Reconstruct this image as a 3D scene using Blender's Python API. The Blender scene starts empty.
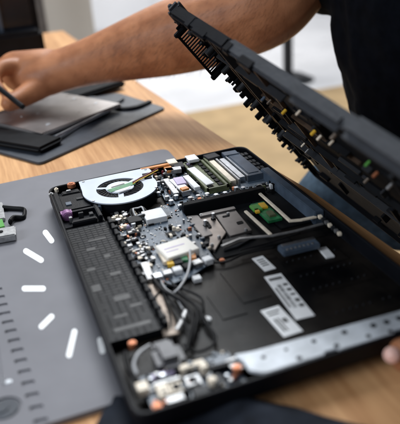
import bpy, bmesh, math, random
from mathutils import Vector, Matrix, noise
random.seed(7)
S = bpy.context.scene
COL = S.collection
PI = math.pi
# ------------------------------------------------------------------ camera
F = 643.0
def vdir(x, y): return Vector((x-200, -(y-212), -F)).normalized()
Yc = vdir(-57, -86); Xc = vdir(2367, -269); Xc = (Xc-Yc*Xc.dot(Yc)).normalized(); Zc = Xc.cross(Yc)
R = Matrix((Xc, Yc, Zc))                  # camera -> world (x along the short laptop side, y along the long one)
CAM = Vector((-0.04713, -0.70002, 0.320))
def ray(x, y): return R @ Vector((x-200, -(y-212), -F))
def W(x, y, z=0.0):                       # a point of the plane of height z
    r = ray(x, y); return CAM + r*((z-CAM.z)/r.z)
def D(x, y, d): return CAM + ray(x, y)*(d/F)
cd = bpy.data.cameras.new('camera'); cam = bpy.data.objects.new('camera', cd); COL.objects.link(cam)
cam.matrix_world = Matrix.Translation(CAM) @ R.to_4x4()
cd.sensor_fit = 'HORIZONTAL'; cd.sensor_width = 36; cd.lens = F/400*36
cd.clip_start = 0.01; cd.clip_end = 100
cd.dof.use_dof = True; cd.dof.focus_distance = 0.735; cd.dof.aperture_fstop = 5.4; cd.dof.aperture_blades = 0
S.camera = cam
S.render.resolution_x = 966; S.render.resolution_y = 1024

# ------------------------------------------------------------------ materials
def mat(name, col, rough=.5, metal=0.0, var=.12, vscale=60, bump=0.0, bscale=300, spec=.5, coat=0.0, col2=None, rvar=.1, sss=0):
    m = bpy.data.materials.new(name); m.use_nodes = True
    nt = m.node_tree; b = nt.nodes['Principled BSDF']
    b.inputs['Metallic'].default_value = metal
    b.inputs['Specular IOR Level'].default_value = spec
    b.inputs['Coat Weight'].default_value = coat
    tc = nt.nodes.new('ShaderNodeTexCoord')
    n = nt.nodes.new('ShaderNodeTexNoise'); n.inputs['Scale'].default_value = vscale; n.inputs['Detail'].default_value = 6
    nt.links.new(tc.outputs['Object'], n.inputs['Vector'])
    r = nt.nodes.new('ShaderNodeValToRGB')
    c2 = col2 if col2 else tuple(min(1, c*(1+var)) for c in col)
    c1 = tuple(c*(1-var) for c in col)
    r.color_ramp.elements[0].color = (*c1, 1); r.color_ramp.elements[1].color = (*c2, 1)
    r.color_ramp.elements[0].position = .35; r.color_ramp.elements[1].position = .65
    nt.links.new(n.outputs['Fac'], r.inputs['Fac']); nt.links.new(r.outputs['Color'], b.inputs['Base Color'])
    mr = nt.nodes.new('ShaderNodeMapRange'); mr.inputs['To Min'].default_value = max(.02, rough-rvar); mr.inputs['To Max'].default_value = min(1, rough+rvar)
    n2 = nt.nodes.new('ShaderNodeTexNoise'); n2.inputs['Scale'].default_value = vscale*2.3; n2.inputs['Detail'].default_value = 5
    nt.links.new(tc.outputs['Object'], n2.inputs['Vector']); nt.links.new(n2.outputs['Fac'], mr.inputs['Value']); nt.links.new(mr.outputs['Result'], b.inputs['Roughness'])
    if bump:
        n3 = nt.nodes.new('ShaderNodeTexNoise'); n3.inputs['Scale'].default_value = bscale; n3.inputs['Detail'].default_value = 4
        nt.links.new(tc.outputs['Object'], n3.inputs['Vector'])
        bp = nt.nodes.new('ShaderNodeBump'); bp.inputs['Strength'].default_value = bump; bp.inputs['Distance'].default_value = .001
        nt.links.new(n3.outputs['Fac'], bp.inputs['Height']); nt.links.new(bp.outputs['Normal'], b.inputs['Normal'])
    if sss:
        b.inputs['Subsurface Weight'].default_value = sss; b.inputs['Subsurface Radius'].default_value = (.01, .004, .002); b.inputs['Subsurface Scale'].default_value = .6
    return m
M = {}
M['black'] = mat('black_plastic', (.0045, .005, .007), .45, spec=.13, bump=.25, bscale=900, vscale=30, var=.3)
M['matte'] = mat('matte_black', (.004, .0045, .006), .65, spec=.15, vscale=30, var=.3)
M['tub'] = mat('tub_black', (.003, .0034, .005), .38, spec=.14, vscale=25, var=.5, bump=.2, bscale=600, col2=(.016, .013, .011), rvar=.16)  # brown tone in the black paints in the floor's dull sheen
M['dgrey'] = mat('dark_grey_plastic', (.020, .021, .024), .45, spec=.22, bump=.2, bscale=800)
M['keyback'] = mat('keyboard_back', (.0085, .0095, .012), .45, spec=.20, vscale=40, var=.25)
M['keypatch'] = mat('keyboard_patch', (.0115, .012, .0140), .45, spec=.4, vscale=60)
M['lidgrey'] = mat('cover_grey', (.034, .037, .044), .45, spec=.35, bump=.3, bscale=300)
M['pcb'] = mat('board_blue', (.060, .088, .125), .38, vscale=90, var=.25, bump=.3, bscale=700)
M['slate'] = mat('slate_blue', (.060, .082, .115), .35, vscale=60, var=.2)
M['silver'] = mat('silver', (.55, .57, .60), .38, 1.0, vscale=80, var=.08)
M['tin'] = mat('tin', (.36, .36, .365), .45, .8, vscale=200, var=.2)
M['fanp'] = mat('fan_plate', (.46, .50, .57), .5, .15, vscale=50, var=.05, bump=.05)
M['taupe'] = mat('taupe_metal', (.24, .205, .185), .42, .55, vscale=40, var=.15)
M['taupe2'] = mat('dark_taupe_metal', (.13, .118, .115), .4, .5, vscale=40, var=.2)
M['white'] = mat('white_paper', (.74, .74, .75), .55, vscale=120, var=.04)
M['cream'] = mat('cream_plastic', (.78, .68, .55), .5, vscale=150, var=.12)
M['paper'] = mat('warm_paper', (.82, .78, .72), .6, vscale=60, var=.05)
M['green'] = mat('chip_green', (.02, .17, .06), .4, vscale=200, var=.3)
M['lime'] = mat('lime', (.09, .34, .06), .45)
M['olive'] = mat('olive_board', (.10, .115, .055), .45, vscale=150, var=.25)
M['copper'] = mat('copper', (.42, .15, .07), .45, .5, vscale=150, var=.2)
M['orange'] = mat('orange_film', (.62, .24, .06), .35, vscale=80, var=.15)
M['yellow'] = mat('yellow', (.70, .42, .03), .45)
M['red'] = mat('red', (.22, .02, .03), .4)
M['purple'] = mat('mauve_jack', (.30, .14, .30), .4, .2)
M['pink'] = mat('lilac_label', (.50, .42, .60), .5)
M['ink'] = mat('label_ink', (.10, .10, .10), .6)
M['metalgrey'] = mat('rail_metal', (.50, .525, .56), .5, 0.1, vscale=45, var=.22, bump=.3)
M['mat'] = mat('silicone_grey', (.168, .166, .182), .62, vscale=18, var=.06, bump=.12, bscale=1200, spec=.35)
M['matw'] = mat('mat_well', (.13, .135, .155), .65, vscale=18, var=.06)
M['print'] = mat('print_white', (.92, .92, .92), .6, var=.02)
M['cable'] = mat('black_cable', (.006, .006, .007), .5, spec=.15)
M['wcable'] = mat('white_cable', (.48, .48, .49), .45)
M['foil'] = mat('brown_foil', (.20, .16, .13), .42, .5, vscale=80, var=.3, bump=.6, bscale=250)
M['bronze'] = mat('bronze_shield', (.10, .065, .045), .4, .6, vscale=60, var=.3)
M['tablet'] = mat('tablet_metal', (.40, .375, .37), .30, .8, vscale=16, var=.16, bump=.1, bscale=30)
M['folio'] = mat('folio_leather', (.030, .036, .048), .45, vscale=60, var=.2, bump=.4, bscale=700)
M['cloth'] = mat('dark_cloth', (.010, .013, .020), .8, vscale=80, var=.3, bump=.8, bscale=500, spec=.2)
M['shirt'] = mat('shirt_black', (.0028, .0036, .006), .9, vscale=60, var=.3, bump=.5, bscale=900, spec=.06)
M['jeans'] = mat('denim', (.065, .105, .15), .8, vscale=60, var=.3, bump=.6, bscale=900, spec=.2)
M['hair'] = mat('hair_dark', (.02, .012, .008), .5)
M['nail'] = mat('nail', (.75, .45, .38), .25)
M['wallw'] = mat('wall_white', (.80, .81, .84), .6, vscale=2, var=.03)
M['wallb'] = mat('wall_beige', (.50, .46, .41), .7, vscale=2, var=.04)
M['floor'] = mat('floor_white', (.66, .66, .68), .3, vscale=3, var=.10)
M['rug'] = mat('rug_tan', (.42, .29, .15), .85, vscale=8, var=.12, bump=.4, bscale=60)
M['rail2'] = mat('desk_edge', (.36, .19, .07), .5, vscale=40)
M['screen'] = mat('screen_black', (.006, .008, .012), .18, vscale=10)

def pcbmat():
    m = M['pcb']; nt = m.node_tree; b = nt.nodes['Principled BSDF']; old = b.inputs['Base Color'].links[0].from_socket
    tc = nt.nodes.new('ShaderNodeTexCoord')
    v = nt.nodes.new('ShaderNodeTexVoronoi'); v.feature = 'DISTANCE_TO_EDGE'; v.distance = 'EUCLIDEAN'; v.inputs['Scale'].default_value = 190; v.inputs['Randomness'].default_value = .55
    nt.links.new(tc.outputs['Object'], v.inputs['Vector'])
    c = nt.nodes.new('ShaderNodeMath'); c.operation = 'LESS_THAN'; c.inputs[1].default_value = .035; nt.links.new(v.outputs['Distance'], c.inputs[0])
    v2 = nt.nodes.new('ShaderNodeTexVoronoi'); v2.inputs['Scale'].default_value = 420; nt.links.new(tc.outputs['Object'], v2.inputs['Vector'])
    c2 = nt.nodes.new('ShaderNodeMath'); c2.operation = 'LESS_THAN'; c2.inputs[1].default_value = .2; nt.links.new(v2.outputs['Distance'], c2.inputs[0])
    mx = nt.nodes.new('ShaderNodeMix'); mx.data_type = 'RGBA'; mx.inputs[7].default_value = (.11, .15, .20, 1)
    nt.links.new(old, mx.inputs[6]); nt.links.new(c.outputs[0], mx.inputs[0])
    mx2 = nt.nodes.new('ShaderNodeMix'); mx2.data_type = 'RGBA'; mx2.inputs[7].default_value = (.20, .22, .24, 1)
    nt.links.new(mx.outputs[2], mx2.inputs[6]); nt.links.new(c2.outputs[0], mx2.inputs[0]); nt.links.new(mx2.outputs[2], b.inputs['Base Color'])
pcbmat()
def wood():
    m = bpy.data.materials.new('desk_wood'); m.use_nodes = True; nt = m.node_tree; b = nt.nodes['Principled BSDF']
    tc = nt.nodes.new('ShaderNodeTexCoord'); mp = nt.nodes.new('ShaderNodeMapping'); mp.inputs['Scale'].default_value = (1, .045, 1)
    nt.links.new(tc.outputs['Object'], mp.inputs['Vector'])
    n = nt.nodes.new('ShaderNodeTexNoise'); n.inputs['Scale'].default_value = 210; n.inputs['Detail'].default_value = 8; n.inputs['Roughness'].default_value = .6
    nt.links.new(mp.outputs['Vector'], n.inputs['Vector'])
    n2 = nt.nodes.new('ShaderNodeTexNoise'); n2.inputs['Scale'].default_value = 32; n2.inputs['Detail'].default_value = 3; n2.inputs['Distortion'].default_value = .6
    nt.links.new(mp.outputs['Vector'], n2.inputs['Vector'])
    r = nt.nodes.new('ShaderNodeValToRGB')
    r.color_ramp.elements[0].color = (.34, .150, .055, 1); r.color_ramp.elements[1].color = (.70, .40, .19, 1)
    r.color_ramp.elements[0].position = .3; r.color_ramp.elements[1].position = .68
    mx = nt.nodes.new('ShaderNodeMath'); mx.operation = 'MULTIPLY_ADD'; mx.inputs[1].default_value = .55
    ad = nt.nodes.new('ShaderNodeMath'); ad.operation = 'MULTIPLY'; ad.inputs[1].default_value = .45
    nt.links.new(n2.outputs['Fac'], ad.inputs[0]); nt.links.new(n.outputs['Fac'], mx.inputs[0]); nt.links.new(ad.outputs[0], mx.inputs[2])
    nt.links.new(mx.outputs[0], r.inputs['Fac']); nt.links.new(r.outputs['Color'], b.inputs['Base Color'])
    b.inputs['Roughness'].default_value = .58; b.inputs['Specular IOR Level'].default_value = .25
    bp = nt.nodes.new('ShaderNodeBump'); bp.inputs['Strength'].default_value = .15; bp.inputs['Distance'].default_value = .0005
    nt.links.new(n.outputs['Fac'], bp.inputs['Height']); nt.links.new(bp.outputs['Normal'], b.inputs['Normal'])
    return m
M['wood'] = wood()
def skin():
    m = mat('skin', (.36, .142, .066), .46, vscale=30, var=.12, bump=.35, bscale=420, sss=.12, spec=.28, col2=(.46, .20, .098))
    return m
M['skin'] = skin()

# ------------------------------------------------------------------ helpers
def empty(name, label=None, cat=None, loc=(0, 0, 0), group=None):
    o = bpy.data.objects.new(name, None); COL.objects.link(o); o.location = loc; o.empty_display_size = .02
    if label: o['label'] = label; o['category'] = cat
    if group: o['group'] = group
    return o
def link(name, bm, m, parent=None, smooth=False):
    me = bpy.data.meshes.new(name); bmesh.ops.recalc_face_normals(bm, faces=bm.faces[:]); bm.to_mesh(me); bm.free()
    if smooth:
        for p in me.polygons: p.use_smooth = True
    me.materials.append(M[m] if isinstance(m, str) else m)
    o = bpy.data.objects.new(name, me); COL.objects.link(o)
    if parent:
        o.parent = parent
        if parent.parent is None: o.location = -parent.location if parent.rotation_euler.z == 0 and not parent.get('localparts') else (0, 0, 0)
    return o
def tag(o, label, cat, group=None):
    o['label'] = label; o['category'] = cat
    if group: o['group'] = group
    return o
def box(bm, c, s, rz=0, bev=0.0, seg=2, rot=None):
    mt = Matrix.Translation(Vector(c)) @ (rot.to_4x4() if rot is not None else Matrix.Rotation(rz, 4, 'Z')) @ Matrix.Diagonal((s[0], s[1], s[2], 1))
    t = bmesh.new(); bmesh.ops.create_cube(t, size=1, matrix=mt)
    if bev: bmesh.ops.bevel(t, geom=t.edges[:], offset=min(bev, min(s)*.45), segments=seg, affect='EDGES')
    add(bm, t)
def add(bm, t):
    me = bpy.data.meshes.new('tmp'); t.to_mesh(me); t.free(); bm.from_mesh(me); bpy.data.meshes.remove(me)
def bb(bm, x0, x1, y0, y1, z0, z1, bev=.0003):    # box in millimetres of the laptop frame
    box(bm, ((x0+x1)/2000, (y0+y1)/2000, (z0+z1)/2000), (abs(x1-x0)/1000, abs(y1-y0)/1000, abs(z1-z0)/1000), 0, bev)
def cyl(bm, c, r, h, seg=24, r2=None, axis='Z', bev=0, rot=None):
    t = bmesh.new(); bmesh.ops.create_cone(t, cap_ends=True, segments=seg, radius1=r, radius2=r if r2 is None else r2, depth=h)
    if bev: bmesh.ops.bevel(t, geom=[e for e in t.edges if abs(e.verts[0].co.z-e.verts[1].co.z) < 1e-6], offset=bev, segments=2, affect='EDGES')
    q = {'Z': Matrix.Identity(4), 'X': Matrix.Rotation(PI/2, 4, 'Y'), 'Y': Matrix.Rotation(PI/2, 4, 'X')}[axis] if rot is None else rot.to_4x4()
    bmesh.ops.transform(t, matrix=Matrix.Translation(Vector(c)) @ q, verts=t.verts); add(bm, t)
def prism(bm, pts, z0, z1, bev=0, seg=2):
    t = bmesh.new(); vs = [t.verts.new((p[0], p[1], z0)) for p in pts]; f = t.faces.new(vs)
    r = bmesh.ops.extrude_face_region(t, geom=[f]); bmesh.ops.translate(t, vec=(0, 0, z1-z0), verts=[v for v in r['geom'] if isinstance(v, bmesh.types.BMVert)])
    bmesh.ops.recalc_face_normals(t, faces=t.faces[:])
    if bev: bmesh.ops.bevel(t, geom=t.edges[:], offset=bev, segments=seg, affect='EDGES')
    add(bm, t)
def rounded(pts, r, n=6):                         # rounds every corner of a polygon
    out = []; N = len(pts); P = [Vector((p[0], p[1])) for p in pts]
    for i in range(N):
        a, b, c = P[i-1], P[i], P[(i+1) % N]; rr = r[i] if isinstance(r, (list, tuple)) else r
        if rr <= 0: out.append(b); continue
        d1 = (a-b).normalized(); d2 = (c-b).normalized(); rr = min(rr, (a-b).length*.49, (c-b).length*.49)
        p1 = b+d1*rr; p2 = b+d2*rr
        for k in range(n+1):
            t = k/n; out.append(p1.lerp(b, t).lerp(b.lerp(p2, t), t))
    return out
def tube(bm, pts, r, seg=10, sub=6, flat=None):   # a smooth tube through the points
    P = [Vector(p) for p in pts]; C = []
    for i in range(len(P)-1):
        p0 = P[max(i-1, 0)]; p1 = P[i]; p2 = P[i+1]; p3 = P[min(i+2, len(P)-1)]
        for k in range(sub):
            t = k/sub; C.append(.5*((2*p1)+(-p0+p2)*t+(2*p0-5*p1+4*p2-p3)*t*t+(-p0+3*p1-3*p2+p3)*t**3))
    C.append(P[-1]); rings = []; up = Vector((0, 0, 1))
    for i, c in enumerate(C):
        d = (C[min(i+1, len(C)-1)]-C[max(i-1, 0)]).normalized(); s = d.cross(up)
        if s.length < .05: s = d.cross(Vector((1, 0, 0)))
        s.normalize(); u = s.cross(d).normalized(); w = flat if flat else (r, r)
        rings.append([bm.verts.new(c+s*math.cos(a)*w[0]+u*math.sin(a)*w[1]) for a in [2*PI*j/seg for j in range(seg)]])
    for a, b in zip(rings, rings[1:]):
        for j in range(seg): bm.faces.new((a[j], a[(j+1) % seg], b[(j+1) % seg], b[j]))
    bm.faces.new(rings[0][::-1]); bm.faces.new(rings[-1])
def rect(bm, q, ztop, th, bev=.0003):             # four photo points on a plane -> the upright box standing there
    p = [W(x, y, ztop) for x, y in q]; c = sum(p, Vector())/4
    u = ((p[1]-p[0])+(p[2]-p[3]))/2; v = ((p[3]-p[0])+(p[2]-p[1]))/2
    lu, lv = u.length, v.length
    an = math.atan2(u.y, u.x) if lu >= lv else math.atan2(v.y, v.x)-PI/2
    box(bm, (c.x, c.y, ztop-th/2), (lu, lv, th), an, bev)
def B(): return bmesh.new()

# ------------------------------------------------------------------ the setting
bm = B(); bmesh.ops.create_grid(bm, x_segments=1, y_segments=1, size=9, matrix=Matrix.Translation((1, 2, -.73)))
o = link('floor', bm, 'floor'); o['kind'] = 'structure'
def on_y(px, py, Y): r_ = ray(px, py); return CAM+r_*((Y-CAM.y)/r_.y)
xe = on_y(93, 15, 3.0).x
bm = B(); box(bm, (xe-2.0, 3.05, .6), (4.0, .10, 2.66), 0, .004); o = link('wall_beige', bm, 'wallb'); o['kind'] = 'structure'
xd = on_y(46, 10, 2.6).x
bm = B(); box(bm, (xd-.06, 2.6, .2), (.10, .08, 1.86), 0, .006); tag(link('grey_pillar', bm, 'taupe2'), 'narrow dark grey post in front of the beige wall beside the monitor', 'post')
bm = B(); box(bm, (4.5, 5.6, .8), (8, .1, 3.1)); o = link('wall_white', bm, 'wallw'); o['kind'] = 'structure'
bm = B(); prism(bm, rounded([(.2, -2.2), (3.2, -2.2), (3.2, 2.47), (.2, 2.47)], .02), -.729, -.718, .003)
tag(link('rug', bm, 'rug'), 'plain tan rug on the pale floor beyond the desk', 'rug')
# white skirting-like low bench against the white wall
t = empty('low_cabinet', 'white low cabinet with grooved doors against the far white wall', 'cabinet', (2.9, 5.2, -.73)); 
bm = B(); box(bm, (2.9, 5.2, -.38), (4.2, .5, .66), 0, .01); link('cabinet_body', bm, 'wallw', t)
for k in range(6):
    bm = B(); box(bm, (1.15+k*.7, 4.94, -.38), (.66, .02, .58), 0, .006); link('cabinet_door', bm, 'wallw', t)

# ------------------------------------------------------------------ desk
t = empty('wooden_desk', 'light brown wood grain desk under the grey repair mat', 'desk', (-.3, .2, -.73))
ex = .2885
bm = B(); prism(bm, [(-1.1, -1.0), (.322, -1.0), (.2965, -.262), (.2925, -.10), (.2690, .122), (.2480, .446), (.2050, 1.20), (-1.1, 1.20)], -.028, 0, .0015)
link('desktop', bm, 'wood', t)
for x, y in ((-1.02, -.9), (.2, -.9), (-1.02, 1.05), (.06, 1.05)):
    bm = B(); box(bm, (x, y, -.379), (.05, .05, .70), 0, .003); link('leg', bm, 'dgrey', t)

# ------------------------------------------------------------------ repair mat
t = empty('repair_mat', 'grey silicone repair mat with moulded part wells and white printed strokes', 'mat', (0, 0, 0))
bm = B(); prism(bm, rounded([(-.30, -.352), (.172, -.345), (.178, .121), (-.30, .09)], .014, 8), 0.0003, .0050)
mo = link('mat_sheet', bm, 'mat', t)
cut = []
q0 = W(-1, 297, .005); q1 = W(38, 414, .005)
for k in range(16):                                 # a comb of small compartments, then the bigger wells beside them
    p = q0.lerp(q1, (k-1)/11.5); cut.append(rounded([(p.x-.0046, p.y-.0029), (p.x+.0050, p.y-.0040), (p.x+.0052, p.y+.0016), (p.x-.0044, p.y+.0026)], .0012, 3))
for k in range(5):
    y = -.118-k*.036
    cut.append(rounded([(-.124, y-.014), (-.094, y-.014), (-.094, y+.014), (-.124, y+.014)], .004, 4))
cut.append(rounded([(-.0865, -.300), (-.0775, -.300), (-.0775, -.232), (-.0865, -.232)], .003, 4))
wc = W(5, 409, .004); cut.append([(wc.x+.0118*math.cos(a*PI/20), wc.y+.0118*math.sin(a*PI/20)) for a in range(40)])
bpy.data.objects.remove(mo)
t0 = B(); es = []
for loop in [rounded([(-.30, -.352), (.172, -.345), (.178, .121), (-.30, .09)], .014, 8)]+cut:
    vv = [t0.verts.new((p[0], p[1], .0050)) for p in loop]
    for a_, b_ in zip(vv, vv[1:]+vv[:1]): es.append(t0.edges.new((a_, b_)))
bmesh.ops.triangle_fill(t0, use_beauty=True, use_dissolve=False, edges=es, normal=(0, 0, 1))
ex_ = bmesh.ops.extrude_face_region(t0, geom=t0.faces[:]); bmesh.ops.translate(t0, vec=(0, 0, -.0014), verts=[v for v in ex_['geom'] if isinstance(v, bmesh.types.BMVert)])
bm = B(); add(bm, t0); prism(bm, rounded([(-.30, -.352), (.172, -.345), (.178, .121), (-.30, .09)], .014, 8), .0003, .00355)
mo = link('mat_sheet', bm, 'mat', t)
def capsule_px(a, b, r, z):                          # outline of one printed stroke
    a = Vector(a); b = Vector(b); d = (b-a).normalized(); n = Vector((-d.y, d.x)); P = []
    an = math.atan2(d.y, d.x)
    for k in range(9): th = an-PI/2+PI*k/8; P.append(b+Vector((math.cos(th), math.sin(th)))*r)
    for k in range(9): th = an+PI/2+PI*k/8; P.append(a+Vector((math.cos(th), math.sin(th)))*r)
    return [W(p.x, p.y, z) for p in P]
for a, b in (((45.5, 232.5), (51.5, 240.5)), ((26, 251), (41, 260)), ((24.5, 288.5), (43, 288.5)), ((41.5, 326.5), (51.5, 316.5)), ((69, 355), (74.5, 331.5)), ((100, 340), (102.5, 351))):
    bm = B(); prism(bm, [(p.x, p.y) for p in capsule_px(a, b, 2.85, .0052)], .0049, .0052); link('printed_stroke', bm, 'print', t)
# small screw left in the well
bm = B(); c = W(9, 383, .004); cyl(bm, c+Vector((0, 0, .0005)), .0026, .0024, 20, bev=.0005); cyl(bm, c+Vector((-.004, .006, -.001)), .0011, .010, 12, axis='Y')
tag(link('small_screw', bm, 'silver'), 'tiny silver screw lying in a well of the grey mat', 'screw')
bm = B(); cyl(bm, (wc.x, wc.y, .0034), .0100, .0022, 32, bev=.0005); cyl(bm, (wc.x-.002, wc.y+.001, .0048), .005, .0012, 24)
tag(link('round_magnet', bm, 'folio'), 'dark round disc in the circular well of the mat', 'disc')

# small gadget at the left edge
t = empty('clip_gadget', 'small silver clip gadget with green chip and black strap at the mat edge', 'gadget', W(5, 228, .005))
bm = B(); rect(bm, [(-12, 230), (15.5, 225), (15.5, 234), (-12, 239)], .014, .008, .0012); link('metal_body', bm, 'tin', t)
bm = B(); rect(bm, [(-10, 221), (2, 219), (5, 226), (-8, 229)], .012, .006, .0005); link('green_chip', bm, 'lime', t)
bm = B(); rect(bm, [(-10, 203), (2, 203), (5, 218), (-8, 220)], .010, .004, .0008); link('frame_plate', bm, 'tin', t)
bm = B(); cyl(bm, W(1, 231.5, .0145), .0022, .001, 16); link('button', bm, 'black', t)
bm = B(); tube(bm, [W(3, 208, .008), W(14, 209, .007), W(24, 210, .007), W(24.5, 214, .007), W(23, 218, .007), W(14, 218, .009), W(10, 222, .011)], .002, flat=(.0022, .0036)); link('strap', bm, 'cable', t, True)

# ------------------------------------------------------------------ the laptop base
L = empty('open_laptop', 'opened black laptop base with blue circuit board, white fan plate and cables', 'laptop', (0, 0, 0))
X1 = 254; Y0 = -392; Y1 = 13
out = rounded([(0, Y0/1000), (.254, (Y0+4)/1000), (.254, .022), (.0, .008)], [.012, .012, .016, .014], 8)
bm = B(); prism(bm, [Vector((.127+(p.x-.127)*.94, -.19+(p.y+.19)*.955)) for p in out], .0050, .0082)
n = len(out); cx = Vector((.127, -.19))
def off(p, d): 
    x = min(max(p.x, d), .254-d) if False else p.x
    return Vector((.127+(p.x-.127)*(1-d/.127), -.19+(p.y+.19)*(1-d/.2)))
t0 = bmesh.new()
inn = [off(p, .0028) for p in out]
rg = []
for pts, z in (([Vector((.127+(p.x-.127)*.94, -.19+(p.y+.19)*.955)) for p in out], .0080), (out, .0150), (out, .0265), ([off(p, .0006) for p in out], .0276), ([off(p, .0022) for p in out], .0276), (inn, .0268), (inn, .0105)):
    rg.append([t0.verts.new((p.x, p.y, z)) for p in pts])
for a, b in zip(rg, rg[1:]):
    for j in range(n): t0.faces.new((a[j], a[(j+1) % n], b[(j+1) % n], b[j]))
add(bm, t0)
link('chassis_tub', bm, 'black', L)
# tub floor: sheet metal with embossed shapes
bm = B(); bb(bm, 4, 250, -386, 6, 11.4, 12.6)
for (a, b, c, d) in ((120, 146, -286, -232), (178, 236, -262, -222), (182, 240, -300, -272), (176, 236, -344, -312), (96, 118, -300, -262), (205, 240, -214, -196), (60, 92, -350, -318)): bb(bm, a, b, c, d, 12.4, 13.3)
link('tub_floor', bm, 'tub', L)
for i in range(9):
    for j, y in enumerate((-240, -268, -292, -330)):
        if random.random() < .75: bm = B(); cyl(bm, ((182+i*6.2)/1000, (y-3+j)/1000, .0136), .0009, .0012, 8); link('rivet', bm, 'dgrey', L)
# keyboard back plate
K = link('keyboard_plate', (lambda b: (bb(b, 2, 47, -300, -96, 14, 20.5), b)[1])(B()), 'matte', L)
bm = B()
y = -98.5; rnd = random.Random(3)
while y > -297:
    x = 4.0; h_ = 4.6
    while x < 44:
        w_ = rnd.choice([4.9, 4.9, 4.9, 4.9, 4.9, 10.7]); w_ = min(w_, 45.2-x)
        if w_ > 2: bb(bm, x, x+w_, y, y-h_+.9, 20.3, 20.8+rnd.uniform(0, .08), .0002)
        x += w_+.9
    y -= h_
g = link('cell_grid', bm, 'keyback', K)
for (a, b, c, d) in ((15, 24, -152, -146), (20, 38, -134, -130), (26, 36, -206, -200), (6, 14, -226, -214), (20, 34, -248, -240), (8, 16, -190, -184), (30, 40, -262, -258), (14, 26, -272, -268), (10, 40, -290, -284), (28, 34, -172, -166)):
    bm = B(); bb(bm, a, b, c, d, 20.4, 20.95); link('raised_patch', bm, 'keypatch', K)
bm = B(); bb(bm, 47.5, 51, -300, -96, 12, 25.5, .0006); 
for k in range(14): bb(bm, 46.5, 51.5, -108-k*14, -112-k*14, 20, 26.6)
link('divider_wall', bm, 'black', L)
# corner housing
H = link('corner_housing', (lambda b: (bb(b, 3, 46, -92, 2, 12, 20, .001), bb(b, 8, 40, -60, -18, 19.8, 25, .0015), bb(b, 3, 44, -68, -64, 19.8, 26), bb(b, 3, 9, -62, -8, 19.8, 27, .001), bb(b, 40, 44, -92, -60, 19.8, 27, .0008), bb(b, 12, 38, -92, -86, 19.8, 25, .001), bb(b, 14, 34, -14, -4, 19.8, 24.5, .001), b)[-1])(B()), 'black', L)
for c, r, m in ((W(71, 183, .030), .0048, 'copper'), (W(51, 193, .028), .003, 'tin'), (W(56, 188, .028), .0024, 'cream')):
    bm = B(); cyl(bm, (c.x, c.y, c.z-.003), r, .005, 20, bev=.0006); cyl(bm, (c.x, c.y, c.z-.0003), r*.45, .0012, 12); link('screw', bm, m, H)
bm = B(); c = W(67, 214, .027); cyl(bm, (c.x, c.y+.002, .0245), .0054, .010, 20, axis='Y', bev=.001); bb(bm, c.x*1000-6, c.x*1000+6, c.y*1000+2, c.y*1000+10, 20, 27); link('audio_jack', bm, 'purple', H)
for (x, y, w, h, m) in ((24, -74, 5, 3, 'dgrey'), (34, -80, 4, 6, 'dgrey'), (30, -36, 8, 5, 'dgrey'), (16, -44, 6, 8, 'slate'), (38, -10, 5, 4, 'tin'), (22, -8, 5, 3, 'tin'), (12, -80, 3, 4, 'tin'), (46, -66, 3, 6, 'slate')):
    bm = B(); bb(bm, x-w/2, x+w/2, y-h/2, y+h/2, 20, 26.3); link('small_block', bm, m, H)

# fan
FN = link('fan_housing', (lambda b: b)(B()), 'black', L)
fc = Vector((.0765, -.036)); fr = .0425
def fan_outline(r, top):
    P = []
    for k in range(41):
        a = PI*.93+(PI*1.14)*k/40; P.append((fc.x+r*math.cos(a), fc.y+r*math.sin(a)))
    P += [(.1225, -.010), (.1215, top), (.0365, top-.002)]
    return P
bm = B(); prism(bm, fan_outline(fr-.0012, .0045), .013, .0275, .0006)
add_me = FN.data; bm.to_mesh(add_me); bm.free()
# plate with a ring opening and three spokes
bm = B(); z0, z1 = .0276, .0290
OUT = fan_outline(fr, .0065); NO = 72; ro = .0268
def on_out(a):                                       # where a ray from the centre meets the outline
    d = Vector((math.cos(a), math.sin(a))); best = None
    for i in range(len(OUT)):
        p = Vector(OUT[i])-fc; q = Vector(OUT[(i+1) % len(OUT)])-fc; e = q-p; den = d.x*e.y-d.y*e.x
        if abs(den) < 1e-12: continue
        s = (p.x*e.y-p.y*e.x)/den; u = (p.x*d.y-p.y*d.x)/den
        if s > 0 and -1e-6 <= u <= 1+1e-6 and (best is None or s > best): best = s
    return fc+d*(best or fr)
ro1, ro2, vi1, vi2 = [], [], [], []
for k in range(NO):
    a = 2*PI*k/NO; p = on_out(a); q = fc+Vector((math.cos(a), math.sin(a)))*ro
    ro1.append(bm.verts.new((p.x, p.y, z1))); ro2.append(bm.verts.new((p.x, p.y, z0))); vi1.append(bm.verts.new((q.x, q.y, z1))); vi2.append(bm.verts.new((q.x, q.y, z0)))
for k in range(NO):
    j = (k+1) % NO
    for f in ((ro1[k], ro1[j], vi1[j], vi1[k]), (ro2[k], ro2[j], ro1[j], ro1[k]), (vi1[k], vi1[j], vi2[j], vi2[k]), (ro2[k], vi2[k], vi2[j], ro2[j])): bm.faces.new(f)
for a, w in ((-1.75, .006), (2.75, .004), (.62, .004)):
    c = fc+Vector((math.cos(a), math.sin(a)))*.0205
    box(bm, (c.x, c.y, .0283), (.013, w, .0012), a)
PL = link('fan_plate', bm, 'fanp', L)
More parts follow.
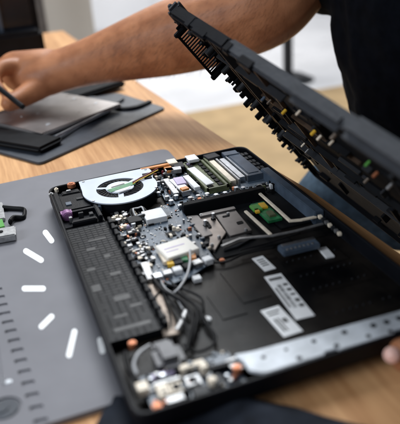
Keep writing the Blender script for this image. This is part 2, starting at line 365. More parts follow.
# recess of the opening, blades, hub
bm = B(); cyl(bm, (fc.x, fc.y, .02775), .0266, .0003, 48); link('opening_well', bm, 'matte', PL)
bm = B()
for k in range(30):
    a = 2*PI*k/30; c = fc+Vector((math.cos(a), math.sin(a)))*.0195; box(bm, (c.x, c.y, .02825), (.0105, .0007, .0009), a+.5)
link('fan_blades', bm, 'black', PL)
bm = B(); cyl(bm, (fc.x, fc.y, .0289), .0160, .0018, 48, bev=.0004); hub = link('fan_hub', bm, 'fanp', PL)
bm = B(); cyl(bm, (fc.x, fc.y, .02995), .0125, .0003, 40); link('hub_sticker', bm, 'white', PL)
bm = B(); rect(bm, [(108, 189.5), (133, 181.5), (134.5, 184), (110, 192.5)], .0303, .0003, 0); link('green_logo', bm, 'green', PL)
for x, y in ((.0415, .001), (.117, .001), (.1135, -.056), (.0415, -.058)):
    bm = B(); cyl(bm, (x, y, .0293), .0016, .0008, 14, bev=.0002); link('screw', bm, 'tin', PL)
for q in ([(111, 187), (124, 183), (124.6, 183.9), (111.6, 187.9)], [(118, 192.5), (131, 188.5), (131.4, 189.2), (118.4, 193.2)]):
    bm = B(); rect(bm, q, .0303, .0002, 0); link('print_line', bm, 'ink', PL)
bm = B(); rect(bm, [(142, 173.5), (149, 172.5), (152, 177), (145, 179)], .0302, .0012); link('black_tape', bm, 'black', PL)
for k, (m, dx) in enumerate((('yellow', 0), ('cable', .0018), ('red', .0034))):
    bm = B(); tube(bm, [W(133, 184-k*.8, .0305), W(139, 180-k*.8, .031), W(147, 176-k*.8, .0315), W(158, 170-k, .029)], .00065, 6); link('fan_wire', bm, m, PL, True)
bm = B()
for k in range(26): bb(bm, 40+k*3.2, 41.4+k*3.2, -0.5, 9.0, 13, 26.5, .0001)
bb(bm, 36, 124, 8.5, 10.5, 13, 27.2); link('heat_fins', bm, 'taupe', L)
bm = B(); bb(bm, 112, 148, 3, 9, 26.5, 29, .0006); bb(bm, 140, 149, -12, 3, 24, 27); link('copper_pipe', bm, 'orange', L)

# circuit board
bm = B(); prism(bm, [(.052, -.095), (.062, -.092), (.118, -.080), (.125, .004), (.246, .012), (.246, -.082), (.210, -.100), (.128, -.104), (.122, -.215), (.094, -.232), (.053, -.242)], .0155, .0172, .0002)
PCB = link('circuit_board', bm, 'pcb', L)
def sub(name, m, *bxs, parent=None, bev=.0003):
    bm = B()
    for q in bxs: bb(bm, *q, bev)
    return link(name, bm, m, parent or PCB)
# memory slots and modules at the back right
RS = sub('memory_slot', 'olive', (166, 193, -78, 12, 17, 21), (166, 169, -78, 12, 21, 24), (190, 193, -78, 12, 21, 24), (166, 193, 9, 12, 21, 24), (166, 193, -78, -75, 21, 24))
for k in range(7):
    sub('memory_chip', 'black', (171, 176, 4-k*11, -4-k*11, 21, 22.6)); sub('memory_chip', 'black', (184, 189, 4-k*11, -4-k*11, 21, 22.6))
bm = B(); rect(bm, [(187.5, 168.5), (194, 166.5), (214, 182.5), (206.5, 185)], .0245, .0016); link('memory_label', bm, 'white', PCB)
sub('metal_strip', 'cream', (198, 205, -70, 8, 17, 24)); sub('metal_strip', 'tin', (207, 209.5, -72, 10, 17, 25)); sub('metal_strip', 'silver', (212, 219, -64, 2, 17, 23.5))
sub('slot_shell', 'olive', (194.5, 197, -76, 12, 17, 25))
sub('shield_block', 'slate', (221, 240, -68, 8, 17, 25), (224, 237, -62, 2, 25, 25.8)); sub('shield_edge', 'silver', (220, 221.2, -68, 8, 17, 26))
for i in range(2):
    for j in range(6): sub('square_block', 'dgrey', (241+i*5, 245+i*4.8, 4-j*12, -4-j*12, 17, 24+random.uniform(-1, 1)))
# connectors left of the memory
for q, zt, th, m, nm in (([(170, 180), (176, 177), (190, 189), (184, 193)], .025, .006, 'silver', 'connector'), ([(173, 178), (182, 176), (186, 182), (178, 185)], .0262, .004, 'pink', 'connector_label'),
    ([(183, 176), (188, 174.5), (200, 186), (195, 188)], .0262, .004, 'white', 'connector_label'), ([(180, 187.5), (187, 185.5), (189, 188), (182, 190)], .0268, .003, 'orange', 'copper_clip'), ([(163, 179), (168, 178), (179, 192), (174, 194)], .024, .006, 'tin', 'connector'),
    ([(166, 160), (174, 158), (178, 162), (169, 164)], .028, .004, 'cream', 'connector'), ([(185, 156), (194, 154), (199, 158), (189, 161)], .028, .004, 'white', 'connector'), ([(164, 168), (180, 166), (182, 169), (166, 171)], .027, .005, 'tin', 'connector'),
    ([(173, 163), (182, 161), (184, 166), (175, 168)], .0265, .005, 'dgrey', 'connector'), ([(204, 155), (216, 152), (219, 156), (207, 159)], .027, .006, 'dgrey', 'connector'), ([(222, 152), (236, 150), (238, 153), (224, 156)], .027, .006, 'slate', 'connector')):
    bm = B(); rect(bm, q, zt, th, .0004); link(nm, bm, m, PCB)
def cap(px, py, r, h, m, ring='black', z=.0172):
    r *= .85; h *= .85
    c = W(px, py, z+h); bm = B(); cyl(bm, (c.x, c.y, z+h*.5), r, h, 20, bev=r*.15); o = link('capacitor', bm, m, PCB)
    bm = B(); box(bm, (c.x, c.y, z+h*.12), (r*2.3, r*2.3, h*.24), .2); link('capacitor_base', bm, ring, PCB)
for px, py in ((167, 196), (176, 195), (171, 200), (198, 195), (207, 193), (225, 192), (190, 197), (216, 194), (236, 187), (243, 187), (158, 192), (118, 219), (133, 223), (125, 214)):
    cap(px, py, .0030, .0070, random.choice(['silver', 'silver', 'tin']))
cap(277, 178, .0038, .008, 'silver'); cap(191, 205, .0034, .003, 'copper'); cap(213, 213, .002, .009, 'silver'); cap(205, 220, .002, .009, 'silver'); cap(234, 187, .003, .005, 'copper'); cap(283, 181, .0036, .006, 'copper')
# stickers on the board
bm = B(); rect(bm, [(143, 213), (159, 206), (167, 215), (147, 221)], .0235, .006); link('white_module', bm, 'white', PCB)
bm = B(); rect(bm, [(147, 220), (167, 215.5), (167, 217.5), (147, 223)], .0205, .003); link('module_contacts', bm, 'yellow', PCB)
bm = B(); rect(bm, [(156, 245), (187, 236), (198, 248), (167, 259)], .0250, .0075, .0006); CM = link('card_module', bm, 'paper', PCB)
bm = B(); rect(bm, [(164, 249), (184, 243), (184.4, 243.8), (164.4, 249.8)], .0252, .0002, 0); rect(bm, [(166, 252), (178, 248.5), (178.3, 249.1), (166.3, 252.6)], .0252, .0002, 0); link('print_line', bm, 'pink', PCB)
for q, m in (([(167, 261), (173, 259), (174, 263), (168, 265)], 'yellow'), ([(174, 259), (180, 257), (181, 261), (175, 263)], 'olive'), ([(181, 257), (187, 255), (188, 259), (182, 261)], 'green'), ([(188, 254), (195, 252), (196, 257), (189, 259)], 'orange'), ([(158, 252), (162, 251), (168, 261), (164, 262)], 'cream')):
    bm = B(); rect(bm, q, .0215, .004); link('connector', bm, m, PCB)
# chips and little parts along the left side of the board and round the fan
pal = ['tin', 'black', 'cream', 'tin', 'dgrey', 'black', 'tin', 'copper', 'matte', 'slate', 'black', 'tin', 'black', 'silver', 'dgrey', 'slate', 'matte', 'pink', 'white', 'red', 'black', 'olive']
cand = []
for k in range(190):
    uu = random.random(); py = 210+uu*72; px = 112+uu*30+random.uniform(-2, 22)*(1 if uu < .75 else .6)
    if 142 < px < 168 and 205 < py < 222: continue
    h = random.uniform(.0015, .0062); c = W(px, py, .0172+h)
    if c.x < .053 or c.x > .121: continue
    cand.append((c.x, c.y, random.uniform(.0016, .0046), random.uniform(.0016, .0050), h*.75, random.choice([0, 0, 0, 0, .4])))
for k in range(80): cand.append((random.uniform(.127, .246), random.choice([random.uniform(-.101, -.080), random.uniform(.002, .012)]), random.uniform(.002, .0055), random.uniform(.002, .005), random.uniform(.0015, .0062), 0))
for k in range(90): cand.append((random.uniform(.121, .166), random.uniform(-.070, .008), random.uniform(.0015, .0042), random.uniform(.0015, .005), random.uniform(.0015, .0075), random.choice([0, 0, .3])))
for k in range(34): cand.append((random.uniform(.098, .124), random.uniform(-.222, -.125), random.uniform(.0015, .004), random.uniform(.0015, .005), random.uniform(.001, .005), 0))
cand = [c for c in cand if not (c[0] < .150 and c[1] < -.060 and c[0] > .124 and random.random() < .4)]
cand.sort(key=lambda c: -c[2]*c[3]*c[4])
for c in cand[:100]:
    bm = B(); box(bm, (c[0], c[1], .0172+c[4]/2), (c[2], c[3], c[4]), c[5], .0004)
    if random.random() < .35: box(bm, (c[0], c[1], .0172+c[4]), (c[2]*.6, c[3]*.6, .0010), c[5], .0002)
    link('board_component', bm, random.choice(pal), PCB)
tiny = {k: B() for k in ('tin', 'black', 'cream', 'copper')}
rest = cand[100:]
for k in range(1900):
    x = random.uniform(.053, .246); y = random.choice([random.uniform(-.24, -.09), random.uniform(-.24, -.09), random.uniform(-.104, -.078), random.uniform(-.08, .011)])
    if x > .122 and y < -.103: continue
    if x < .119 and y > -.082: continue
    if x > .124 and y > -.08 and x > .165: continue
    if y > -.10 and x < .06: continue
    if y < -.232+(x-.094)*.55 if x > .094 else y < -.2415+(x-.053)*.24: continue
    d = noise.noise(Vector((x*45, y*45, 3)))
    if d < -.02 and not x < .085: continue
    rest.append((x, y, random.uniform(.0006, .0017), random.uniform(.0006, .0019), random.uniform(.0004, .0012), 0))
mm = bpy.data.meshes.new('tiny_components'); bm = B()
for c in rest:
    k0 = len(bm.faces); box(bm, (c[0], c[1], .0172+c[4]/2), (c[2], c[3], c[4]), c[5]); bm.faces.ensure_lookup_table(); mi = random.choice([0, 0, 0, 1, 1, 1, 1, 2, 2, 0, 1, 3])
    for f in bm.faces[k0:]: f.material_index = mi
for b_ in tiny.values(): b_.free()
tc_ = link('tiny_components', bm, 'tin', PCB)
for k in ('matte', 'cream', 'copper'): tc_.data.materials.append(M[k])
tc_['kind'] = 'stuff'
for (x, y, w2, d2) in ((100, -150, 9, 9), (88, -118, 6, 8), (108, -112, 8, 5), (134, -74, 7, 7), (74, -168, 6, 6), (142, -50, 8, 6)):
    ch = sub('flat_chip', 'black', (x-w2/2, x+w2/2, y-d2/2, y+d2/2, 17.3, 18.6)); bm = B()
    for k in range(8):
        o2 = (k-3.5)/8*d2; bb(bm, x-w2/2-.9, x-w2/2, y+o2-.18, y+o2+.18, 17.1, 17.8, 0); bb(bm, x+w2/2, x+w2/2+.9, y+o2-.18, y+o2+.18, 17.1, 17.8, 0)
    p_ = link('chip_pins', bm, 'tin', PCB)
for q in ((66, 80, -118, -104, 17, 24), (60, 70, -136, -126, 17, 21), (84, 92, -214, -204, 17, 22)): sub('black_chip', 'black', q)
for k in range(6):                                   # the row of silver and black sockets under the card module
    bm = B(); a = (152+k*10, 274-k*3.4); rect(bm, [a, (a[0]+8, a[1]-2.6), (a[0]+10.5, a[1]+1.6), (a[0]+2.5, a[1]+4.4)], .022, .006, .0006); link('socket', bm, ['silver', 'tin', 'white', 'black', 'tin', 'white'][k], PCB)
bm = B(); rect(bm, [(128, 255), (131, 254), (137, 265), (134, 266)], .024, .006); link('connector', bm, 'cream', PCB)
bm = B(); rect(bm, [(141, 263), (147, 261), (154, 277), (148, 280)], .023, .006); link('connector', bm, 'tin', PCB)
bm = B(); rect(bm, [(192, 276), (199, 274), (202, 278), (194, 280)], .017, .004); link('white_plug', bm, 'white', L)
# wires looped below the fan
for k in range(3):
    bm = B(); c = W(139, 213, .022); tube(bm, [c+Vector((.009*math.cos(a)*(1-.2*k), .014*math.sin(a)*(1-.1*k), .002*math.sin(3*a)+.001*k)) for a in [i*PI/4+k for i in range(9)]], .0009, 6); link('wire_loop', bm, ['cable', 'cable', 'wcable'][k], L, True)

# black bar, drive caddy and bay
bm = B(); bb(bm, 127, 222, -112, -104, 12, 27, .0008); link('black_bar', bm, 'matte', L)
def plate(q, z, th, m, nm, bev=.0004):
    bm = B(); P = [W(x, y, z) for x, y in q]; prism(bm, rounded([(p.x, p.y) for p in P], .0015, 3), z-th, z, bev); return link(nm, bm, m, L)
sub('caddy_floor', 'matte', (126, 204, -210, -112, 12, 14.0), parent=L)
plate([(186, 216), (198, 215), (213, 234), (203, 237)], .0185, .005, 'taupe2', 'caddy_panel')
plate([(199, 218), (213, 214), (226, 232), (219, 243), (215, 250), (209, 246), (210, 238), (206, 233)], .0172, .003, 'taupe', 'caddy_frame')
plate([(215, 214), (235, 209), (252, 230), (230, 236)], .0178, .003, 'taupe2', 'caddy_panel')
plate([(199, 213.5), (234, 206), (236, 208.5), (200, 216.5)], .0195, .004, 'taupe2', 'caddy_bar')
plate([(222, 240), (246, 234), (256, 236), (238, 246), (224, 250)], .0165, .002, 'dgrey', 'caddy_panel')
plate([(203, 238), (209, 238), (213, 250), (207, 252)], .0165, .002, 'matte', 'caddy_panel')
for px, py in ((201, 214.5), (206, 221), (228, 213), (246, 229), (212, 244), (190, 218), (219, 236)):
    bm = B(); c = W(px, py, .0195); cyl(bm, (c.x, c.y, .0186), .0017, .0026, 14, bev=.0003); cyl(bm, (c.x, c.y, .0200), .0008, .0006, 6); link('screw', bm, 'tin', L)
for q in ([(204, 222), (208, 221), (212, 227), (208, 228)], [(222, 216), (229, 214.5), (230, 216), (223, 217.5)], [(236, 222), (242, 220.5), (244, 223), (238, 224.5)]): plate(q, .0182, .001, 'matte', 'caddy_hole', 0)
for k in range(7):
    c = W(189+k*3.4, 222+k*4.6, .016); bm = B(); box(bm, (c.x, c.y, .016), (random.uniform(.002, .005), random.uniform(.002, .005), random.uniform(.003, .007)), .2, .0004); link('side_connector', bm, ['tin', 'slate', 'dgrey', 'tin', 'slate', 'dgrey', 'cream'][k], L)
sub('bay_floor', 'matte', (206, 246, -184, -86, 12, 14.5), parent=L)
bm = B(); rect(bm, [(252, 205), (262, 200), (281, 217), (270, 222)], .018, .003); GB = link('green_card', bm, 'green', L)
for q, m in (([(250, 206), (257, 203), (262, 208), (255, 211)], 'lime'), ([(258, 203), (264, 202), (268, 206), (262, 208)], 'yellow'), ([(266, 211), (272, 210), (276, 214), (270, 216)], 'olive'), ([(254, 209), (258, 208), (260, 211), (256, 212)], 'yellow')):
    bm = B(); rect(bm, q, .0205, .0025); link('card_component', bm, m, GB)
def strip(pts, w, h, m, name, parent=L):
    bm = B()
    for i in range(len(pts)-1):
        a, b = pts[i], pts[i+1]; d = b-a; ang = math.atan2(d.y, d.x); c = (a+b)/2
        box(bm, (c.x, c.y, c.z-h/2-(.00007*i)), (d.length+w*.9, w, h), ang, .0004)
    return link(name, bm, m, parent)
strip([W(246, 211, .0205), W(258, 222, .0206), W(270, 233, .0207)], .0034, .002, 'cream', 'metal_bracket')
strip([W(260, 193, .0225), W(278, 209, .0226), W(290, 220, .0227), W(301, 219, .0228), W(315, 216, .0229)], .0034, .002, 'cream', 'metal_bracket')
strip([W(223, 245, .0195), W(240, 238, .0196), W(258, 236, .0197), W(272, 235, .0198), W(296, 230, .0199), W(322, 223, .0200)], .0036, .0015, 'tin', 'metal_bracket')
bm = B(); rect(bm, [(279, 245), (316, 236), (318, 244), (282, 252)], .024, .006, .001); BC = link('ribbon_connector', bm, 'slate', L)
bm = B(); rect(bm, [(281, 244), (314, 236.5), (315, 238.5), (282, 246.5)], .0246, .001); link('connector_lid', bm, 'silver', BC)
for k in range(7): bm = B(); a = 286+k*4.2; b_ = 248.5-k*1.05; rect(bm, [(a, b_), (a+2, b_-.5), (a+2.5, b_+1.2), (a+.5, b_+1.7)], .0246, .001); link('contact', bm, 'tin', BC)
for q in ([(318, 248), (326, 246), (334, 255), (327, 258)],): bm = B(); rect(bm, q, .0150, .002); link('white_label', bm, 'white', L)
# right rail
bm = B(); bb(bm, 240, 250.5, -190, -60, 12, 27.6, .0008); link('right_rail', bm, 'slate', L)
for k in range(7):
    bm = B(); a = 318+k*3.2; b_ = 215+k*2.8; rect(bm, [(a, b_), (a+3, b_-1), (a+4.5, b_+1), (a+1.5, b_+2)], .0272, .003); link('rail_clip', bm, ['cream', 'dgrey', 'tin'][k % 3], L)
# labels on the tub floor
def label_px(q, lines, bars=False):
    bm = B(); rect(bm, q, .0138, .0006, 0); lb = link('paper_label', bm, 'white', L)
    p = [W(x, y, .0138) for x, y in q]; c = sum(p, Vector())/4; u = ((p[1]-p[0])+(p[2]-p[3]))/2; v = ((p[3]-p[0])+(p[2]-p[1]))/2
    lu, lv = u.length, v.length; v.normalize(); u = Vector((-v.y, v.x, 0))*(1 if u.dot(Vector((-v.y, v.x, 0))) > 0 else -1); an = math.atan2(u.y, u.x)
    bm = B()
    for (s0, s1, t0_, t1_) in lines:
        q2 = c+u*((s0+s1)/2-.5)*lu+v*((t0_+t1_)/2-.5)*lv; box(bm, (q2.x, q2.y, .01388), ((s1-s0)*lu, (t1_-t0_)*lv, .00025), an)
    link('label_print', bm, 'ink', lb)
label_px([(251.5, 258), (263, 256), (276, 268), (265, 271.5)], [(.2, .8, .2+.14*k, .26+.14*k) for k in range(4)])
ln = [(.12, .88, .07, .13)]+[(.2, .28, .22+.012*k*2, .235+.012*k*2) for k in range(0)]
for k in range(24): ln.append((.3, .52, .25+k*.022, .25+k*.022+random.choice([.006, .012])))
for k in range(5): ln.append((.64+.0*k, .9, .24+k*.12, .28+k*.12+random.uniform(0, .04)))
ln.append((.1, .2, .3, .75))
label_px([(264, 278), (281, 272), (312, 314), (299, 321)], ln)
label_px([(260.5, 310), (278.5, 306), (303, 330), (284, 338)], [(.15, .85, .12, .16), (.15, .7, .22, .26), (.2, .3, .4, .85), (.38, .46, .4, .85), (.55, .8, .45, .6)])

# front rail of pale metal with holes
RZ_ = .0278
def fz(x): return RZ_
bm = B()
pts = [(.080, -.361), (.094, -.3635), (.254, -.367), (.2535, -.3865), (.206, -.3868), (.205, -.3845), (.196, -.3845), (.195, -.387), (.150, -.3872), (.149, -.385), (.139, -.385), (.138, -.3875), (.092, -.388), (.083, -.381), (.084, -.372)]
prism(bm, rounded(pts, [.003, .003, .002, .006, .0006, .0006, .0006, .0006, .0006, .0006, .0006, .0006, .003, .003, .003], 4), .0262, .0285, .0004)
FR = link('front_rail', bm, 'metalgrey', L)
bm = B(); prism(bm, rounded([(.073, -.361), (.083, -.360), (.087, -.372), (.076, -.375)], .002, 4), .0240, .0252, .0003); link('screw_plate', bm, 'tin', L)
for (x, y, r) in ((98, -373, 1.6), (116, -372, 1.3), (120, -384, 2.0), (138, -372, 1.8), (150, -383, 2.0), (163, -372, 2.2), (176, -383, 1.8), (186, -374, 2.4), (197, -374.5, 2.4), (208, -374.5, 2.4), (219, -374.5, 2.4), (230, -374.5, 2.4), (193, -385, 1.8), (206, -386, 1.8)):
    bm = B(); cyl(bm, (x/1000, y/1000, .02855), r/1000, .0004, 16); link('hole', bm, 'matte', FR)
bm = B(); bb(bm, 60, 252, -366.5, -362.5, 12, 25.6); link('front_rib', bm, 'black', L)
# connector board in the near corner
bm = B(); bb(bm, 14, 82, -386, -346, 17, 19.5); IO = link('port_board', bm, 'slate', L)
def io(nm, m, *a): return sub(nm, m, a, parent=IO, bev=.0003)
io('port_housing', 'cream', 21, 29, -377, -365, 19, 25); io('port_housing', 'cream', 30, 38, -376, -366, 19, 24); io('port_shell', 'tin', 20, 39, -364, -361, 19, 24); io('port_housing', 'tin', 24, 36, -384, -378, 19, 24); io('port_housing', 'cream', 42, 60, -357, -352, 19, 25); io('port_mouth', 'matte', 31.5, 36.5, -374, -368, 23.5, 24.4); io('port_mouth', 'matte', 23, 27, -374, -372, 24.5, 25.3)
io('port_housing', 'pink', 22, 38, -355, -351, 19, 23); io('port_shell', 'tin', 42, 52, -373, -363, 19, 23); io('port_shell', 'dgrey', 56, 66, -380, -369, 19, 23); io('port_mouth', 'matte', 44, 50, -371, -365, 22.8, 23.4); io('port_shell', 'cream', 9, 17, -366, -357, 19, 25)
io('port_shell', 'dgrey', 43, 54, -385, -377, 19, 24); io('port_shell', 'slate', 66, 78, -362, -352, 19, 24); io('port_shell', 'cream', 55, 60, -364, -358, 19, 27)
for k in range(80):
    x = random.uniform(14, 80); y = random.uniform(-385, -348); h = random.uniform(2, 7); w = random.uniform(1.2, 3.4)
    io('board_component', random.choice(['tin', 'cream', 'black', 'silver', 'slate', 'slate', 'copper', 'black', 'matte', 'tin', 'dgrey']), x, x+w, y, y+w, 19, 19+h)
for c, r, m in ((W(132, 342, .024), .0032, 'copper'), (W(157, 405, .026), .0033, 'copper'), (W(237, 366, .030), .0032, 'copper'), (W(207, 318, .016), .0034, 'white'), (W(222, 250+9, .016), .0026, 'copper'), (W(212, 378, .030), .003, 'cream')):
    bm = B(); cyl(bm, (c.x, c.y, c.z-.003), r, .006, 20, bev=.0007); link('screw', bm, m, L)
bm = B(); bb(bm, 28, 49, -353, -326, 15, 31, .005); bb(bm, 31, 46, -327, -318, 15, 25, .002); link('hinge_block', bm, mat('hinge_grey', (.085, .083, .09), .45, .1), L)
# cables
def cab(pts, r, m, flat=None, name='cable'):
    bm = B(); tube(bm, pts, r*.72, 10, 8, flat); return link(name, bm, m, L, True)
cab([W(190, 250, .027), W(190, 262, .025), W(187, 275, .022), W(180, 287, .02), W(174, 293, .018)], .0016, 'wcable')
cab([W(152, 276, .022), W(160, 288, .022), W(172, 295, .020), W(184, 303, .02), W(193, 318, .02), W(190, 335, .022), W(186, 352, .024)], .0024, 'cable')
cab([W(174, 290, .018), W(186, 298, .019), W(196, 308, .019), W(196, 325, .019), W(190, 345, .020)], .0020, 'cable')
cab([W(184, 345, .018), W(196, 352, .018), W(212, 346, .018), W(215, 336, .018), W(207, 325, .018), W(200, 312, .018)], .0018, 'cable')
cab([W(137, 374, .024), W(134, 364, .027), W(139, 353, .029), W(150, 345, .027)], .0017, 'wcable')
cab([W(125, 352, .022), W(128, 368, .022), W(137, 382, .022)], .0024, 'cable')
for k in range(5):
    x0, y0 = random.uniform(150, 175), random.uniform(272, 290); x1, y1 = random.uniform(160, 215), random.uniform(322, 350)
    mx_, my_ = (x0+x1)/2+random.uniform(-14, 22), (y0+y1)/2+random.uniform(-6, 6)
    cab([W(x0, y0, .018), W(mx_, my_, random.uniform(.016, .024)), W(x1, y1, .017)], random.uniform(.0009, .0018), 'cable')
cab([W(150, 285, .018), W(158, 300, .018), W(166, 318, .018), W(172, 336, .019)], .004, 'foil', (.0065, .0012), 'foil_strip')
cab([W(160, 278, .018), W(165, 288, .019), W(175, 296, .017), W(183, 309, .017)], .0012, 'wcable')
cab([W(186, 310, .0185), W(181, 322, .0185), W(176, 330, .019)], .0018, 'tin', (.0022, .0010), 'silver_strip')
cab([W(202, 262, .016), W(225, 262, .016), W(245, 254, .017), W(275, 247, .018)], .0014, 'cable')
cab([W(240, 60+190, .018), W(268, 243, .018), W(300, 233, .020)], .0011, 'cable')

# ------------------------------------------------------------------ the lifted cover
T = Vector(D(176, 3, .68)); E_ = Vector(D(452, 176, .40)); T2 = Vector(D(350, 197, .87))
u = (E_-T); LU = u.length; u.normalize(); v = (T2-T); v -= u*v.dot(u); LV = v.length; v.normalize()
w = u.cross(v)
if w.x > 0: w = -w                                  # inner side faces the laptop
LU = .392
Rm = Matrix((u, v, w)).transposed()
LC = empty('laptop_cover', 'black laptop bottom cover held up on edge, showing inner ribs and clips', 'laptop cover')
LC.matrix_world = Matrix.Translation(T) @ Rm.to_4x4(); LC['localparts'] = 1
def lb(bm, u0, u1, v0, v1, w0, w1, bev=.0005): box(bm, ((u0+u1)/2000, (v0+v1)/2000, (w0+w1)/2000), ((u1-u0)/1000, (v1-v0)/1000, (w1-w0)/1000), 0, bev)
LVm = LV*1000; LUm = LU*1000
bm = B(); lb(bm, 26, LUm, 2, LVm, 0, 2.0); lb(bm, 0, 26.2, 2, 118, 0, 2.0); lb(bm, 0, 9, 117, LVm, 0, 2.0); lb(bm, 8, 27, LVm-14, LVm, .05, 2.1)
link('cover_shell', bm, 'matte', LC)
bm = B(); lb(bm, 9.2, 120, -3.3, 3.0, 1, 14.5, .0022); lb(bm, 44, 54, -3.8, 4, 2, 15.5, .001); link('black_lip', bm, 'black', LC)
bm = B(); t1 = rounded([(0, 0), (LU, 0), (LU, .017), (0, .014)], .003, 3)
lb(bm, 120.2, LUm, -3.0, 2.0, 0, 14, .0022); lb(bm, 0, 9, -4.0, 20.0, -3, 14, .003); lb(bm, -5, 0, -3, 2, 4, 9, .001)
link('cover_lip', bm, 'lidgrey', LC)
for q in ((226, 297, -5, 7, 2, 18), (296, 391, -8, 8, -1, 19)):
    bm = B(); lb(bm, *q, .0055); link('hinge_cover', bm, 'lidgrey', LC, False)
for q in ((150, 172, -4.2, 3, 8, 16.5),):
    bm = B(); lb(bm, *q, .001); link('edge_clip', bm, 'black', LC)
for q in ((60, 88, -3.8, 4, 7, 17), (120, 132, -4.0, 4, 3, 15.4)): bm = B(); lb(bm, *q, .002); link('latch_block', bm, 'black', LC)
for k, (a, b_, c_, d_) in enumerate(((36, 39, 8, 190), (50, 52, 20, 150), (70, 74, 6, 120), (96, 98, 10, 200), (34, 210, 14, 16), (34, 160, 60, 62), (40, 240, 110, 112), (60, 300, 170, 172), (34, 330, 215, 218), (128, 131, 30, 230))):
    bm = B(); lb(bm, a, b_, c_, d_, 1.9, 6+k % 3*2); link('rib', bm, ['bronze', 'matte', 'dgrey'][k % 3], LC)
bm = B(); lb(bm, -1.5, 1.5, 4, LVm, 0, 6, .0008); lb(bm, 2, LUm, LVm-2, LVm+1, 0, 8); lb(bm, LUm-3, LUm, 0, LVm, 0, 8)
link('cover_edge', bm, 'black', LC)
bm = B(); lb(bm, 0, 1.6, 20, 30, 2, 18); lb(bm, 0, 1.6, 30, 96, 2, 5); lb(bm, 0, 1.6, 30, 96, 20, 23); lb(bm, 0, 1.6, 94, 98, 2, 23); lb(bm, 0, 1.6, 28, 32, 2, 23); lb(bm, -1, 4, 98, 104, 2, 25, .001); lb(bm, -1, 4, 24, 29, 2, 25, .001)
VG = link('vent_frame', bm, 'black', LC)
for k in range(16):
    bm = B(); lb(bm, .1, 1.5, 34+k*3.8, 35.6+k*3.8, 4.8, 20.2, .0002); o = link('vent_slat', bm, 'black', VG)
bm = B(); lb(bm, 0, 2, 2, 24, 2, 14); lb(bm, 0, 1.8, 104, LVm, 2, 8)
for k in range(12):
    a = 106+k*14; lb(bm, -1, 2.5, a, a+random.uniform(3, 9), 2, random.uniform(9, 18), .0008)
link('side_wall', bm, 'black', LC)
vv = 16
while vv < LVm-8:                                    # ragged clips along the far edge
    bm = B(); a = random.uniform(2, 7); h_ = random.uniform(3, 12); o_ = random.uniform(-5, -1)
    lb(bm, o_, 3, vv, vv+a, 2, 2+h_, .0006)
    if random.random() < .6: lb(bm, o_-1.5, o_+1.5, vv+a*.2, vv+a*.7, h_, 3+h_, .0004)
    if random.random() < .5: cyl(bm, (.004, (vv+a+2)/1000, .007), .0016, .011, 10)
    link('edge_clip', bm, random.choice(['black', 'black', 'matte', 'dgrey']), LC); vv += a+random.uniform(5, 15)
for k in range(7):
    bm = B(); vv = 30+k*34; cyl(bm, (.013, vv/1000, .007), .0036, .012, 16, bev=.0006); link('screw_post', bm, 'dgrey', LC)
for k in range(92):
    bm = B(); uu = 34+random.random()*330; vv = 8+random.random()*(LVm-24); a = random.uniform(6, 40); b2 = random.uniform(2, 5)
    if k % 2: a, b2 = b2, a
    lb(bm, uu, min(uu+a, LUm-4), vv, min(vv+b2, LVm-3), 1.8, random.uniform(5, 9)); link('rib', bm, random.choice(['black', 'matte', 'dgrey']), LC)
for px, py, rr, m in ((283, 113, .0042, 'yellow'), (312, 134, .0045, 'yellow'), (297, 114, .003, 'cream'), (318, 139, .0035, 'cream'), (332, 138, .005, 'foil'), (366, 165, .003, 'lime'), (374, 176, .004, 'copper'), (388, 188, .004, 'tin'), (268, 103, .003, 'foil'), (330, 144, .003, 'cream'), (365, 182, .004, 'foil'), (262, 100, .004, 'slate'), (306, 152, .003, 'tin'), (302, 146, .003, 'cream')):
    r_ = ray(px, py); nrm = w; tt = ((T+w*.011)-CAM).dot(nrm)/r_.dot(nrm); p = CAM+r_*tt
    lp = Rm.transposed() @ (p-T)
    if -.01 < lp.x < LU and -.01 < lp.y < LV+.01:
        bm = B(); cyl(bm, (lp.x, lp.y, .0095), rr*.42, .006, 12, bev=.0004); link('screw_post', bm, m, LC)
LC_dbg = (T, E_, T2, LV)

# ------------------------------------------------------------------ tablet, folio, black things behind
t = empty('leather_folio', 'open dark navy leather folio under the silver device', 'folio', W(90, 130, 0))
q = [W(x, y, .003) for x, y in ((40, 164), (166, 108), (118, 93), (-30, 118), (-40, 142))]
bm = B(); prism(bm, rounded([(p.x, p.y) for p in q], .010, 6), .0005, .0040, .001); link('lower_flap', bm, 'folio', t)
bm = B(); rect(bm, [(-30, 135), (50, 146), (118, 100), (60, 92)], .0085, .004, .0015); link('upper_flap', bm, 'folio', t)
bm = B(); rect(bm, [(-40, 121), (50, 138.5), (54, 146), (-44, 134)], .0150, .0095, .004); link('folded_flap', bm, 'matte', t)
bm = B(); a = W(123, 109, .006); b_ = W(147, 103, .006); tube(bm, [W(112, 107, .005), a, W(136, 107, .007), b_, W(149, 102, .005)], .004, 10, 6, (.006, .0035)); link('pen_loop', bm, 'black', t, True)
bm = B(); rect(bm, [(-34, 119), (54, 133), (117, 101.5), (62, 93)], .017, .0065, .002)
tb = empty('silver_tablet', 'thin brushed silver device lying on the dark folio under the hand', 'tablet', W(60, 115, .01))
o = link('metal_case', bm, 'tablet', tb)
for px, py, r in ((96, 103, .003), (74, 98.5, .003), (38, 113, .003), (48, 124, .004), (22, 116, .003)):
    bm = B(); c = W(px, py, .0173); cyl(bm, c, r, .0006, 16); link('screw', bm, 'silver', tb)
bm = B(); p = [W(x, y, .0171) for x, y in ((54, 134.6), (117.5, 103.2))]; d = p[1]-p[0]; c = (p[0]+p[1])/2
box(bm, (c.x, c.y, .0125), (d.length*.97, .0012, .0045), math.atan2(d.y, d.x)); link('edge_trim', bm, 'silver', tb)
